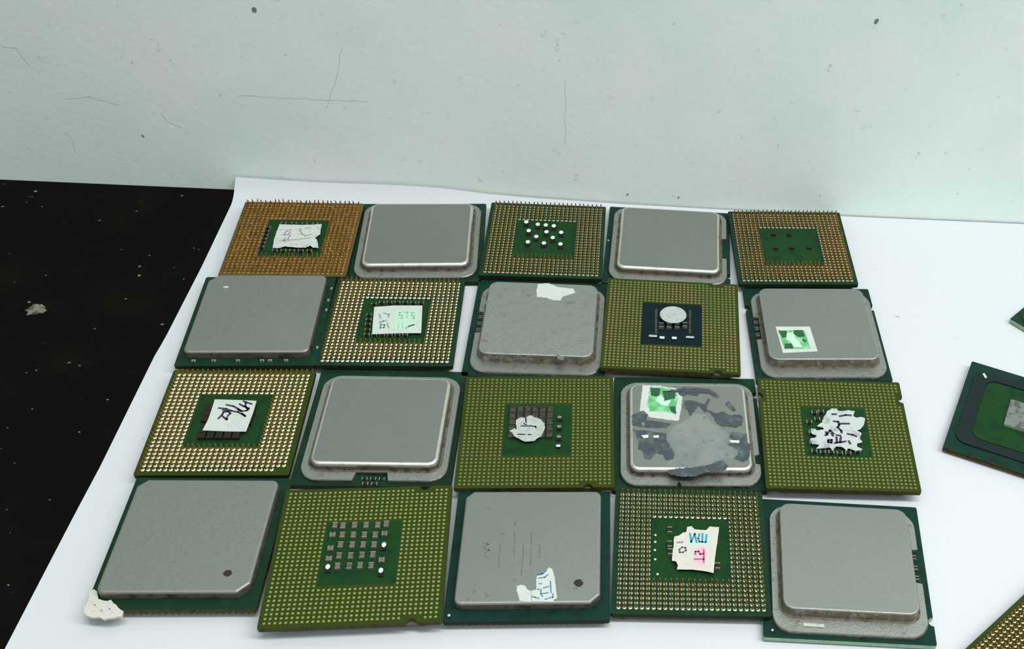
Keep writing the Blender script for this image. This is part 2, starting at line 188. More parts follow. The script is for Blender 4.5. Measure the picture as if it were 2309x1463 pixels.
# ------------------------------------------------------------------ traced details, millimetres in each processor's own frame
D = {"pose":{"A1":[-122.337,267.744,7.468,34.678,34.714],"A2":[-87.67,273.715,9.26,37.634,37.555],"A3":[-51.066,278.006,5.349,34.912,34.974],"A4":[-14.708,282.363,3.447,37.171,37.163],"A5":[22.104,285.641,8.091,35.198,35.192],"B1":[-120.283,232.042,8.128,35.096,35.116],"B2":[-85.313,236.651,6.994,35.059,35.268],"B3":[-46.494,240.181,4.944,37.208,37.221],"B4":[-10.486,244.814,3.859,37.19,37.055],"B5":[29.536,248.944,7.946,36.995,36.854],"C1":[-114.805,195.369,7.199,35.136,35.214],"C2":[-78.303,199.168,6.062,37.382,37.388],"C3":[-40.081,201.17,7.623,37.654,37.526],"C4":[-3.051,206.771,6.667,37.278,37.285],"C5":[34.251,209.649,5.076,37.874,37.83],"D1":[-109.479,158.71,6.669,34.883,35.084],"D2":[-72.233,159.255,9.144,37.601,37.525],"D3":[-35.297,164.252,7.066,35.484,35.533],"D4":[0.306,169.349,5.158,35.062,35.15],"D5":[35.759,168.932,2.817,37.944,37.912],"E":[83.913,221.433,-17.969,35.0,35.0],"G":[84.985,149.436,46.73,35.0,35.0],"F":[112.265,265.996,-40.0,37.5,37.5]},"A1s":[[-4.89,5.28],[0.89,5.08],[6.96,5.57],[7.2,2.38],[7.38,0.72],[6.27,-0.79],[7.01,-2.25],[7.98,-5.64],[6.31,-5.51],[5.56,-4.56],[4.37,-5.55],[1.48,-5.61],[-1.34,-5.03],[-2.92,-5.86],[-4.65,-5.9],[-5.06,-1.86],[-5.06,2.09]],"A1i":[[[-1.07,2.85],[-2.32,2.16],[-2.72,0.16],[-1.42,0.52],[-1.28,1.85]],[[-0.97,0.2],[-1.18,-1.77],[-2.36,-2.78],[-2.08,-1.14]],[[1.22,3.24],[2.04,0.93],[3.42,-0.19],[5.03,0.67]],[[2.54,3.61],[4.12,3.65]],[[-1.09,-2.26],[1.37,-1.88]],[[2.12,-1.7],[4.93,-0.98]]],"B2s":[[-5.6,4.49],[-0.32,5.18],[7.16,5.33],[7.68,-0.11],[8.15,-5.85],[1.98,-6.01],[-4.59,-6.49],[-5.18,-0.35]],"B2box":[[[-4.81,3.3],[6.75,3.92],[7.46,-4.82],[-3.81,-5.26],[-4.81,3.3]],[[0.27,3.53],[1.05,-5.05]],[[0.52,-1.12],[7.23,-0.87]]],"B2d":[[[-3.81,1.43],[-3.25,-0.19]],[[-2.74,1.95],[-1.29,1.48]],[[-1.19,1.35],[-1.3,0.35]],[[-3.36,-1.69],[-2.37,-1.3],[-1.59,-1.1]],[[-2.93,-1.93],[-2.79,-4.02],[-1.84,-3.88],[-1.84,-2.77],[-2.72,-2.79]],[[-1.2,-2.14],[-0.64,-3.86]],[[3.89,-4.02],[4.67,-3.15],[5.89,-2.51]],[[4.7,-3.33],[5.9,-2.63]]],"B2l":[[[2.17,2.43],[1.46,2.29],[1.51,1.28],[2.27,1.04],[2.4,0.04],[1.44,-0.1]],[[2.74,2.44],[4.13,2.47]],[[3.4,2.45],[3.7,0.07]],[[5.62,2.37],[4.82,2.23],[4.8,1.09],[5.48,0.85],[5.59,-0.02],[4.93,-0.04]],[[1.74,-2.34],[1.95,-3.94]],[[2.66,-1.95],[2.99,-3.92]]],"C1s":[[-4.7,6.3],[0.22,6.13],[5.43,5.85],[5.48,1.97],[5.17,-4.54],[0.91,-4.49],[-5.1,-4.15],[-4.62,-0.52],[-4.61,2.67]],"C1i":[[[-3.04,3.3],[-1.25,3.06],[0.21,2.32],[1.85,1.96],[3.76,0.73]],[[-1.48,4.43],[0.28,3.94],[1.6,3.07]],[[-1.94,2.68],[-0.45,2.19],[0.15,1.46],[-0.28,0.72]],[[-2.29,-0.27],[-1.71,0.96],[-1.6,1.94],[-0.59,2.07]],[[-1.43,0.47],[-0.23,-0.63],[-0.34,0.22]],[[1.68,2.7],[2.66,2.21],[3.81,2.46],[4.17,3.21],[2.71,3.95],[1.59,4.69]],[[2.32,5.7],[3.01,5.33],[4.54,4.71]],[[3.01,5.33],[3.14,3.95],[4.11,2.71]],[[1.6,3.07],[2.43,2.45]],[[2.91,1.47],[3.9,0.48]]],"C1f":[[[0.34,-1.24],[0.41,-2.33],[1.4,-2.93],[2.18,-2.2],[1.51,-1.11],[0.65,-1.12]],[[2.75,0.24],[2.48,-0.87]],[[-3.83,0.46],[-3.57,-1.01]]],"C3s":[[-6.71,-1.36],[-6.04,-0.63],[-5.35,-0.14],[-5.33,1.09],[-5.48,2.45],[-4.62,3.07],[-3.38,3.31],[-2.92,3.06],[-2.5,3.81],[-1.61,4.06],[-0.69,3.3],[0.68,2.8],[1.63,1.18],[1.78,-0.92],[1.2,-2.01],[0.97,-3.1],[0.02,-3.82],[-0.65,-4.66],[-3.02,-4.77],[-4.47,-3.79],[-5.56,-3.06],[-5.97,-1.97]],"C3i":[[[-3.37,1.08],[-2.73,0.83]],[[-3.96,0.34],[-1.64,0.33],[-0.39,0.08]],[[-4.71,-2.46],[-2.94,-2.47]],[[-2.15,-2.48],[-1.53,-2.6]],[[-5.4,0.84],[-5.24,-0.63]],[[-3.01,3.06],[-2.85,1.57]],[[-0.58,0.33],[-0.28,-0.41]]],"C5s":[[-0.42,7.66],[0.92,7.72],[1.04,6.88],[2.37,6.93],[3.93,7.14],[5.44,6.92],[4.92,5.08],[5.87,4.56],[6.54,5.0],[7.72,4.63],[7.66,3.38],[6.95,1.7],[6.32,0.72],[5.34,0.14],[6.34,-0.78],[5.6,-2.69],[6.28,-3.74],[4.81,-4.33],[4.48,-5.4],[5.96,-6.27],[4.21,-6.86],[2.23,-6.01],[1.82,-6.95],[1.15,-5.92],[0.69,-5.54],[-0.8,-5.6],[-1.63,-6.94],[-2.22,-5.91],[-3.83,-6.24],[-5.72,-6.44],[-4.81,-5.09],[-6.57,-4.89],[-7.01,-3.17],[-5.79,-2.86],[-5.11,-2.03],[-6.55,-1.41],[-6.59,0.35],[-5.49,0.39],[-5.25,-0.28],[-3.31,0.07],[-3.24,0.75],[-4.8,1.24],[-3.46,2.66],[-2.89,4.34],[-1.64,6.63]],"C5i":[[[-0.53,5.55],[0.49,5.59]],[[1.34,4.93],[2.92,5.41],[4.33,5.33]],[[-0.39,3.06],[0.72,2.97],[0.9,1.87],[0.41,1.03],[1.18,-0.16],[1.21,-0.84]],[[-3.01,-1.95],[-1.62,-0.14],[-0.85,-1.32]],[[-0.19,-1.7],[0.8,-1.8]],[[2.68,-1.19],[3.95,-1.41],[4.8,-1.92]],[[-2.47,-3.53],[-1.56,-3.37],[-1.75,-4.31],[-2.54,-4.2],[-2.47,-3.53]],[[-0.87,-4.41],[0.66,-4.08],[1.88,-3.77]],[[2.7,-3.61],[2.99,-4.53]],[[1.15,2.3],[3.49,2.39]],[[-0.26,-2.38],[-0.36,-4.25]],[[0.85,-2.34],[0.46,-4.09]],[[-2.79,-0.72],[-2.48,-1.66]],[[-1.43,-1.21],[-1.12,-2.01]]],"D4s":[[-0.68,5.87],[0.32,6.13],[1.04,5.23],[2.31,5.04],[3.68,5.07],[4.53,6.13],[6.72,5.96],[6.12,1.51],[5.44,-2.95],[5.05,-6.97],[3.65,-6.58],[0.3,-6.12],[-3.14,-6.2],[-2.96,-5.01],[-3.3,-3.93],[-4.28,-3.85],[-3.9,0.13],[-3.71,2.94],[-2.53,3.31],[-1.71,4.13],[-0.89,4.38]],"D4b":[[[-0.07,3.94],[0.16,1.46]],[[0.16,1.46],[1.01,3.86]],[[1.02,3.97],[1.42,1.38]],[[2.1,3.89],[1.8,2.52],[2.06,1.63],[3.5,1.55],[3.74,3.71]],[[2.83,4.02],[2.69,1.53]]],"D4p":[[[3.0,-0.58],[2.91,-4.11]],[[0.88,-3.28],[2.93,-3.23]],[[2.88,-1.69],[2.16,-1.93],[1.82,-1.06],[1.1,-1.19],[1.0,-1.96]]],"D4g":[[[-2.57,-0.73],[-1.93,-0.04],[-1.21,-0.14],[-1.05,-0.91],[-1.77,-1.48],[-2.48,-1.5],[-2.57,-0.73]],[[-3.0,1.27],[-1.74,1.41]]],"D4l":[[[-3.17,2.84],[-3.47,-2.41],[-3.48,-3.72]],[[-0.81,3.36],[-1.0,-4.53]],[[-3.2,-2.29],[-0.97,-2.23]],[[0.77,0.36],[0.6,-4.38]],[[-2.16,-4.77],[3.86,-5.28],[4.39,-5.26],[5.0,3.51]]],"D4t":[[1.03,0.03],[2.93,0.42],[3.53,-0.68],[3.16,-4.97],[2.09,-5.0],[0.69,-4.16]],"D4u":[[-0.61,4.38],[0.11,4.23],[4.47,4.07],[4.3,1.01],[-0.48,0.77]],"D3a":[[-2.45,-10.54],[-1.62,-10.15],[-0.7,-10.4],[-0.13,-11.35],[0.68,-11.83],[0.81,-13.17],[0.89,-14.72],[-1.58,-14.31],[-1.99,-12.9],[-2.45,-11.64]],"D3b":[[0.74,-11.76],[1.76,-11.45],[1.65,-8.99],[1.73,-7.86],[3.09,-7.47],[3.84,-6.43],[4.2,-5.62],[5.01,-5.95],[5.63,-8.55],[6.34,-13.78],[5.7,-14.08],[5.46,-14.7],[1.0,-14.49]],"D3i":[[[1.01,-13.33],[1.66,-13.49],[2.46,-13.81]],[[1.97,-7.38],[2.82,-7.23],[3.71,-6.59]],[[2.15,-8.51],[3.45,-8.28],[4.15,-7.56]],[[2.35,-9.95],[2.87,-9.96]],[[3.31,-11.07],[4.4,-10.69]],[[2.09,-11.38],[2.42,-11.54]],[[2.92,-12.57],[4.34,-12.35]],[[3.06,-12.96],[3.21,-13.27]],[[4.74,-9.34],[4.99,-12.35]],[[4.58,-13.68],[5.42,-13.53],[5.39,-12.59]],[[3.76,-13.98],[4.27,-13.91]],[[2.8,-11.46],[2.8,-12.8]]],"D3d":[[[-6.86,3.84],[-6.09,3.84]],[[-6.79,0.91],[-6.64,-1.34]],[[-6.85,-1.97],[-6.61,-5.44]],[[-3.85,7.64],[-3.76,6.14]],[[-3.8,4.48],[-3.63,0.89]],[[-3.67,0.24],[-3.6,-1.68]],[[-1.65,0.87],[-1.49,-2.97]],[[-1.66,-3.6],[-1.63,-5.48]],[[-0.01,4.13],[0.1,0.86]],[[0.09,-0.43],[0.21,-4.87]],[[1.97,0.52],[2.08,-3.0]],[[-10.53,1.26],[-9.48,0.93],[-10.3,-0.03]],[[-10.15,-0.35],[-9.11,-0.68],[-9.92,-1.63]],[[-10.0,-2.27],[-8.94,-2.91]],[[-1.65,-6.11],[-1.61,-7.66]],[[-3.01,-8.56],[-3.06,-9.48]]],"D3h":[[10.8,-9.78],[10.25,-11.14],[-10.0,11.22],[-12.66,-13.74],[-11.36,-11.66],[-8.69,-12.74]],"D1h":[[10.25,-10.01]],"B1h":[[-10.35,10.94],[2.31,3.55],[-2.11,1.08],[-7.02,-6.89],[0.89,-6.76],[9.81,9.4]],"D1s":[[-16.94,-12.67],[-17.47,-13.77],[-17.14,-15.45],[-17.35,-17.28],[-17.06,-18.6],[-15.75,-19.59],[-13.43,-19.76],[-12.63,-20.18],[-9.01,-19.38],[-9.26,-18.31],[-9.95,-17.81],[-12.8,-15.3],[-13.32,-15.8],[-15.29,-15.12],[-16.2,-13.09]],"D1i":[[[-16.93,-15.45],[-15.46,-16.71],[-13.68,-18.12],[-12.88,-18.95]],[[-13.3,-16.3],[-12.19,-17.72],[-11.11,-18.63]],[[-17.07,-17.53],[-16.49,-16.62]],[[-15.72,-18.19],[-14.99,-18.2]]],"B3s":[[-1.32,15.47],[1.5,15.99],[4.26,14.42],[8.47,13.98],[9.23,12.32],[7.55,11.2],[5.85,10.42],[5.33,8.54],[3.14,8.75],[1.12,9.64],[-1.29,9.84],[-1.61,12.36]],"B3m":[[[-4.45,11.18],[-2.85,10.26],[-3.65,9.53]],[[-16.01,7.82],[-13.97,6.93],[-14.71,5.9]],[[-11.9,1.79],[-11.13,1.51],[-11.38,0.85]],[[-9.63,2.4],[-8.81,1.64],[-9.27,0.96]],[[6.88,8.12],[9.65,8.95],[9.49,7.94],[7.37,7.15]],[[-14.75,-8.2],[-12.66,-8.4],[-12.76,-9.34],[-14.21,-9.26]],[[5.78,-12.98],[7.92,-14.09],[7.8,-15.3],[6.11,-14.78]]],"B5s":[[-11.71,-0.51],[-2.12,-0.5],[-1.37,-10.54],[-10.93,-11.15]],"B5g":[[-11.24,-2.13],[-3.87,-1.96],[-3.16,-9.45],[-10.42,-9.59]],"B5d":[[[-11.14,-2.13],[-8.74,-2.29],[-9.28,-4.86],[-10.41,-5.18]],[[-6.73,-1.96],[-4.31,-1.96],[-4.0,-4.54],[-5.79,-4.86],[-7.16,-3.58]],[[-10.04,-7.4],[-8.09,-7.4],[-7.92,-9.44],[-10.29,-9.44]],[[-4.79,-5.5],[-3.78,-6.13],[-4.13,-7.08],[-5.14,-6.45]]],"B5l":[[[-8.87,-3.26],[-6.81,-2.61],[-6.89,-4.86],[-5.87,-7.08],[-5.26,-8.97],[-7.42,-8.97],[-8.44,-6.76],[-9.4,-5.81]]],"C4s":[[-11.18,14.28],[-7.22,14.19],[-2.62,13.33],[-1.18,10.73],[-1.56,6.16],[-2.37,1.69],[-4.71,1.96],[-9.4,2.78],[-10.24,3.36],[-12.15,5.12],[-11.67,9.65]],"C4g":[[-9.43,13.69],[-6.14,13.59],[-2.64,12.87],[-2.31,9.79],[-3.15,4.05],[-6.35,4.9],[-9.58,4.85],[-10.18,7.24]],"C4d":[[[-9.33,13.38],[-6.8,13.26],[-6.97,10.64],[-7.97,10.01],[-9.26,10.6]],[[-6.17,12.19],[-2.88,12.24],[-2.97,9.47],[-4.28,9.45],[-5.83,8.52]],[[-4.58,6.72],[-3.06,6.74],[-2.93,4.05],[-4.2,4.93]]],"C4l":[[[-6.85,11.25],[-5.38,8.83],[-4.08,8.85],[-5.01,6.71],[-6.72,7.29],[-7.99,8.79]]],"C4p":[[[-14.09,3.61],[-11.29,5.13],[-10.02,3.66],[-10.69,1.88],[-8.14,1.47],[-6.02,1.06],[-4.32,0.79],[-5.64,-0.69],[-8.61,-0.72],[-11.36,-0.46],[-14.0,0.09]],[[-13.9,-1.36],[-9.48,-1.89],[-5.69,-2.71],[-5.65,-4.99],[-4.56,-7.24],[-3.79,-9.47],[-4.26,-11.14],[-5.93,-11.42],[-6.7,-9.5],[-8.36,-9.23],[-9.64,-11.18],[-11.08,-10.92],[-11.46,-8.43],[-12.7,-7.88],[-12.47,-5.91],[-12.87,-4.21]],[[-6.39,12.03],[-1.75,13.19],[-0.4,13.84],[1.79,13.56],[5.76,13.31],[7.66,11.79],[8.67,10.26],[7.77,9.94],[5.88,11.45],[3.69,11.73],[2.54,10.47],[0.38,11.37],[-1.19,10.42],[-2.24,11.63],[-4.0,11.61]],[[-0.59,8.9],[1.59,8.93],[4.57,7.45],[5.36,9.9],[5.98,9.3],[4.84,6.25],[5.94,4.61],[4.45,5.04],[2.82,7.13],[1.41,4.7],[0.49,3.5],[0.15,5.58],[-1.12,6.47]],[[9.84,7.83],[10.78,8.91],[12.32,5.75],[11.62,5.14]],[[5.33,5.35],[7.24,4.48],[9.23,5.11],[10.87,3.63],[13.08,4.26],[13.99,3.38],[13.66,0.42],[11.88,-0.48],[10.61,-0.21],[8.48,0.06],[7.05,1.22],[6.52,3.28]],[[10.92,-1.95],[14.52,-2.49],[14.51,-5.36],[15.16,-6.49],[14.83,-9.31],[14.02,-11.54],[12.34,-11.69],[10.74,-10.74],[12.09,-9.33],[11.79,-7.65],[9.38,-5.98],[12.38,-5.38],[10.16,-3.69]],[[-5.6,-14.69],[-3.53,-14.14],[-0.64,-13.84],[2.26,-13.55],[4.56,-12.99],[6.29,-11.88],[8.18,-11.59],[9.32,-13.22],[8.4,-14.59],[6.51,-15.15],[4.45,-15.16],[1.94,-15.99],[1.29,-16.67],[-0.76,-16.68],[-2.8,-16.69],[-5.23,-16.04]]],"C4c":[[-3.93,-0.38],[-1.09,1.41],[1.83,4.41],[4.41,4.14],[6.17,0.91],[8.44,-0.52],[10.03,-2.54],[9.18,-5.7],[10.95,-7.66],[10.55,-10.46],[7.78,-11.31],[4.58,-12.71],[-0.63,-13.57],[-3.72,-13.59],[-5.96,-12.79],[-3.4,-10.02],[-4.53,-6.12],[-5.3,-3.85]],"C4w":[[[-11.82,-3.35],[-10.03,-3.19],[-10.15,-4.19],[-11.2,-4.34]],[[-8.87,-3.46],[-7.4,-3.3],[-7.62,-4.16],[-8.68,-4.17]],[[10.09,-4.83],[12.42,-4.81],[12.36,-5.67],[10.25,-5.54]],[[-11.77,0.99],[-10.92,1.0],[-10.93,-0.17],[-11.57,-0.17]]],"A3c":[[-6.04,7.06],[-2.54,6.07],[-0.14,5.87],[2.26,5.6],[-4.97,2.83],[0.3,2.57],[4.63,2.56],[-2.54,0.09],[2.33,-0.12],[-4.77,-2.62],[-0.07,-2.88],[4.77,-3.06]],"A5c":[[-4.76,5.65],[0.17,5.71],[-4.8,-1.13],[0.08,-0.9],[5.32,-0.67]],"D2c":[[-6.38,7.58],[-4.61,7.33],[-2.09,7.4],[0.47,7.29],[3.03,7.19],[4.88,7.46],[-6.55,4.83],[-4.42,4.74],[-2.02,4.64],[0.38,4.53],[2.79,4.43],[4.76,4.69],[-6.52,1.11],[-4.47,2.02],[-1.96,1.91],[0.43,1.81],[2.82,1.71],[4.98,1.28],[-6.46,-1.72],[-4.4,-0.99],[-1.9,-1.1],[0.49,-1.04],[2.84,-0.98],[4.9,-2.56],[-6.38,-4.18],[-4.37,-3.78],[-1.9,-3.89],[0.43,-3.84],[2.78,-3.94],[5.04,-5.67]],"C3c":[[-5.74,5.62],[-3.88,5.31],[-1.71,5.61],[0.25,5.45],[2.22,5.29],[3.32,5.28],[-6.48,1.1],[-6.72,-2.45],[2.64,2.25],[2.83,-0.44],[2.7,-3.38],[5.16,3.15],[5.19,-0.15],[5.16,-3.4],[5.23,-6.16],[-5.34,-4.5],[-3.2,-5.09],[-1.07,-5.25],[1.04,-4.83]],"C5c":[[-5.03,6.32],[-3.29,6.72],[-4.52,4.01],[-6.66,2.94],[-6.38,-0.63],[-6.47,-4.15],[-6.26,-6.98],[-4.16,-7.21],[-2.04,-7.13],[0.05,-7.37],[2.18,-7.29],[4.62,-6.58]],"B2c":[[-6.56,1.55],[-6.37,-0.37],[-6.29,-2.28],[-6.07,-4.48],[-5.97,6.13],[-3.94,6.67],[-1.85,6.81],[0.26,6.92],[2.38,6.9],[4.51,6.85],[6.64,6.79],[-6,-6.3],[-4,-6.3],[-2,-6.3],[0,-6.3],[2,-6.3],[4,-6.3]],"B4d":[[0.26,2.79]],"B4c":[[-2.88,-1.28],[-0.72,-1.28],[1.44,-1.13],[3.59,-0.64]],"B4w":[[-5.01,-5.43],[-2.54,-5.89],[0.78,-5.81],[5.05,-5.19]],"B4l":[[-4.48,6.25],[-4.19,-4.2],[4.97,6.29],[5.04,-3.54]],"D4c":[[-4.74,5.14],[-4.75,1.06],[-4.63,-1.09],[6.04,-4.77]],"D4dots":[[-7.97,4.02],[-8.01,2.05],[-8.07,-0.27],[-7.98,-2.86],[-7.42,-6.9]],"E":{"ro":[[-15.64,14.12],[-15.63,-13.81]],"ri":[[-12.12,11.73],[-11.82,-11.18],[-2.79,14.03]],"die":[[-4.92,5.87],[-4.44,-2.71],[-3.59,7.11]],"mark":[[-12.96,12.89]]},"paperL":[[-148.1,291.5],[-145.2,255.5],[-143.4,224.6],[-143.4,218.7],[-140.6,180.4],[-140.0,166.2],[-138.1,130.5]],"wallmarks":[[86.5,60.8],[258.3,67.3],[247.3,52.9],[169.4,55.0],[169.8,50.2],[46.5,17.8],[49.4,42.6],[58.1,48.6],[60.4,43.9],[95.7,12.1],[174.4,10.8],[190.2,4.4],[206.1,4.1],[250.4,7.3],[298.3,45.4],[278.4,24.6],[34.3,30.5],[72.0,33.1],[18.8,59.7],[298.2,76.1]],"cracks":[[[14.3,45.4],[18.5,45.4],[19.3,42.2],[20.7,39.8]],[[27.9,29.5],[34.3,30.5],[42.5,28.3]],[[108.7,50.2],[106.3,41.5],[103.5,34.8],[101.6,30.3]],[[53.9,26.1],[55.1,23.1],[58.6,21.8]],[[171.4,43.8],[171.1,21.1]],[[77.4,33.2],[96.3,33.4],[114.1,33.2]],[[23.9,17.6],[25.8,15.4],[25.4,10.7]]],"papertop":[[74.1,4.8],[93.2,4.2],[120.1,4.5],[133.5,4.1],[147.0,2.6],[160.6,1.8],[258.5,-0.3],[317.2,0.2]],"tablespots":[[-181.0,231.6],[-161.9,253.0],[-206.0,282.8],[-163.5,287.4],[-211.5,274.0],[-160.5,249.2],[-146.4,230.5],[-184.1,234.3]]}
POSE = D['pose']
BACK = dict(B3=2.1, B5=1.5, C2=1.8, C4=1.6, D5=0.8, D3=0.5, D1=1.2, B1=0.5)     # how much deeper the half hidden boards reach back
GROUP = 'old processors laid out in a grid on the white sheet'

def chip(key, label, group=GROUP):
    x, y, a, w, h = POSE[key]
    o = bpy.data.objects.new('processor', None); C.objects.link(o); o.empty_display_size = 0.01
    o.location = (x * MM, y * MM, 0); o.rotation_euler = (0, 0, math.radians(a))
    o['label'] = label; o['category'] = 'processor'
    if group: o['group'] = group
    return o, w, h

def board_outline(w, h, notches=(), r=0.35, back=0.0):
    """notches: (side, position) with side in 'N','S','E','W' and position along it."""
    pts = []
    def cut(side, c):
        rr = 1.15
        if side == 'S': return [(c + rr * math.cos(t), -h / 2 + rr * math.sin(t)) for t in [PI - i * PI / 8 for i in range(9)]]
        if side == 'E': return [(w / 2 - rr * math.sin(t), c - rr * math.cos(t)) for t in [i * PI / 8 for i in range(9)]]
        if side == 'N': return [(c + rr * math.cos(t), h / 2 - rr * math.sin(t)) for t in [i * PI / 8 for i in range(9)]]
        return [(-w / 2 + rr * math.sin(t), c + rr * math.cos(t)) for t in [i * PI / 8 for i in range(9)]]
    d = dict(notches)
    pts += [(-w / 2, -h / 2 + r), (-w / 2 + r, -h / 2)]
    if 'S' in d: pts += cut('S', d['S'])
    pts += [(w / 2 - r, -h / 2), (w / 2, -h / 2 + r)]
    if 'E' in d: pts += cut('E', d['E'])
    pts += [(w / 2, h / 2 - r), (w / 2 - r, h / 2)]
    if 'N' in d: pts += cut('N', d['N'])
    pts += [(-w / 2 + r, h / 2), (-w / 2, h / 2 - r)]
    if 'W' in d: pts += cut('W', d['W'])
    return [(x, y + back) if y >= h / 2 - r - 1e-6 else (x, y) for x, y in pts]

def block_lid(parent, z0, z1, chs=(), face='lid_grainy', dy=0.7, size=31.2, name='heat_spreader', label=None):
    """The plain square heat spreader with a softly rounded upper edge."""
    m = M(); rings = []; b = 0.55; mats = []
    def R(d, z): rings.append(z3(rrect(size - 2 * d, size - 2 * d, max(1.6 - d, .3), dx=0, dy=dy, ch=[(q, max(v - d * .6, .3)) for q, v in chs]), z))
    R(0.15, z0); R(0, z0 + 0.15); R(0, z1 - b)
    for i in range(1, 6): t = i / 5 * PI / 2; R(b * (1 - math.cos(t)), z1 - b + b * math.sin(t))
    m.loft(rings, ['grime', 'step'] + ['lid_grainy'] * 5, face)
    return m.build(name, parent, label)

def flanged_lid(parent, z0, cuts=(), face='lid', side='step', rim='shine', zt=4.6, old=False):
    """The heat spreader with a wide rounded flange, side cut-outs and a raised plateau."""
    zt += .5 if old else 0
    m = M(); zf = z0 + (.85 if old else 1.0); fw_, fh = 34.6, 35.2; dy = -0.15
    base = rrect(fw_, fh, 4.6, 8, 0.3, dy)
    def cutout(pts, d=0.0):
        out = []
        # insert rectangular bites on the sides asked for
        segs = list(pts); n = len(segs)
        for i in range(n):
            a, b2 = segs[i], segs[(i + 1) % n]; out.append(a)
            vert = abs(a[0] - b2[0]) < 1e-6 and abs(a[1] - b2[1]) > 10; hor = abs(a[1] - b2[1]) < 1e-6 and abs(a[0] - b2[0]) > 10
            for s_, c0, c1, dep in cuts:
                if s_ == 'W' and vert and a[0] < 0: out += [(a[0], c1), (a[0] + dep, c1 - .4), (a[0] + dep, c0 + .4), (a[0], c0)]
                if s_ == 'E' and vert and a[0] > 0: out += [(a[0], c0), (a[0] - dep, c0 + .4), (a[0] - dep, c1 - .4), (a[0], c1)]
                if s_ == 'S' and hor and a[1] < 0: out += [(c0, a[1]), (c0 + .6, a[1] + dep), (c1 - .6, a[1] + dep), (c1, a[1])]
        return out
    o0 = cutout(base); o1 = [((x - .3) * 0.99 + .3, (y - dy) * 0.99 + dy) for x, y in o0]
    m.loft([z3(o0, z0), z3(o0, zf - .25), z3(o1, zf)], [side, 'flange'], 'flange')
    rings = []; mats = []; pw, ph, px, py = (30.2, 29.6, 0.3, 1.2) if old else (30.2, 29.8, 0.3, 0.35); b = 0.35 if old else 0.85
    def R(d, z): rings.append(z3(rrect(pw - 2 * d, ph - 2 * d, max(2.6 - d, .4), 8, px, py), z))
    R(-0.75, zf - .3); R(-0.7, zf + 0.015); R(-0.12, zf + 0.06); R(0, zt - b); mats += ['step', 'step', side]  # dark groove ring: dirt, with crease shade put into the colour
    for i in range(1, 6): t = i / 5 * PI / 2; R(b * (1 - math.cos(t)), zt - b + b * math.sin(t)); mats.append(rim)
    m.loft(rings, mats, face)
    return m.build('heat_spreader', parent)

def underlid(parent, z1, flanged):  # widened and dark-coloured to stand in for shade under the board overhang
    m = M()
    if flanged:
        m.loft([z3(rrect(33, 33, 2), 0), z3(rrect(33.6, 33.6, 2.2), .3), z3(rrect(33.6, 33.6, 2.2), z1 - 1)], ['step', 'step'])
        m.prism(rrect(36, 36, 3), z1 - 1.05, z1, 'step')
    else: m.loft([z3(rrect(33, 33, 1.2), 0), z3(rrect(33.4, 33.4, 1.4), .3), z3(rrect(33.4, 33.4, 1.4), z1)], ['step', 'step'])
    return m.build('heat_spreader', parent)

def pin_mesh(m, x, y, z, foot, shaft, up_=1, lean=(0, 0), n=6, h=2.0):
    rings = [z3(circle(x, y, .50, 8), z), z3(circle(x, y, .47, 8), z + .07 * up_), z3(circle(x, y, .25, 8), z + .17 * up_), z3(circle(x, y, .2, 8), z + .28 * up_)]
    k = 3
    for i in range(1, k + 1):
        t = i / k; rings.append(z3(circle(x + lean[0] * h * t * t, y + lean[1] * h * t * t, .2 if i < k else .14, 8), z + up_ * (.28 + (h - .28) * t * math.sqrt(max(.05, 1 - min(.95, lean[0] ** 2 + lean[1] ** 2))))))
    if up_ < 0: rings = [list(reversed(r)) for r in rings]
    m.loft(rings, [foot, foot, foot, shaft, shaft, shaft], shaft)

def pins(parent, key, z, foot, shaft, seed=0, wild=0.0, missing=(), hollow=14, spots=()):
    R = random.Random(seed); x0, y0, a, w, h = POSE[key]; ca, sa = math.cos(math.radians(a)), math.sin(math.radians(a)); P = 1.27
    lst = []
    for r in range(26):
        for c_ in range(26):
            lo = (26 - hollow) // 2
            if lo <= r < 26 - lo and lo <= c_ < 26 - lo: continue
            if (c_, r) in missing: continue
            x, y = (c_ - 12.5) * P, (r - 12.5) * P
            W = (x0 + ca * x - sa * y, y0 + sa * x + ca * y, z + 1)
            u, v = project(W); inside = 0 < u < 2309 and 0 < v < 1463
            lst.append((0 if inside else 1, (Vector(W) - CAMP).length, x, y, W))
    lst.sort(key=lambda t: t[:2]); near, rest = lst[:100], lst[100:]
    near = [t for t in near if t[0] == 0]; rest = [t for t in lst if t not in near]
    def lean_for(x, y):
        for sx, sy, lx, ly in spots:
            if math.hypot(x - sx, y - sy) < 0.75: return (lx, ly)
        return (R.gauss(0, .03 + wild), R.gauss(0, .03 + wild))
    kinds = []
    for i in range(4 if not wild else 10):
        m = M(); pin_mesh(m, 0, 0, 0, foot, shaft, 1, (R.gauss(0, .03 + wild), R.gauss(0, .03 + wild))); kinds.append(m)
    meshes = None; first = []
    for i, (_, _, x, y, W) in enumerate(near):
        if len(first) < len(kinds): o = kinds[len(first)].build('pin', parent, loc=(x, y, z)); first.append(o)
        else:
            o = first[R.randrange(len(first))].copy(); C.objects.link(o); o.parent = parent; o.location = (x * MM, y * MM, z * MM)
    m = M()
    for (_, _, x, y, W) in rest: pin_mesh(m, x, y, z, foot, shaft, 1, lean_for(x, y))
    o = m.build('pin_field', parent, kind='stuff')

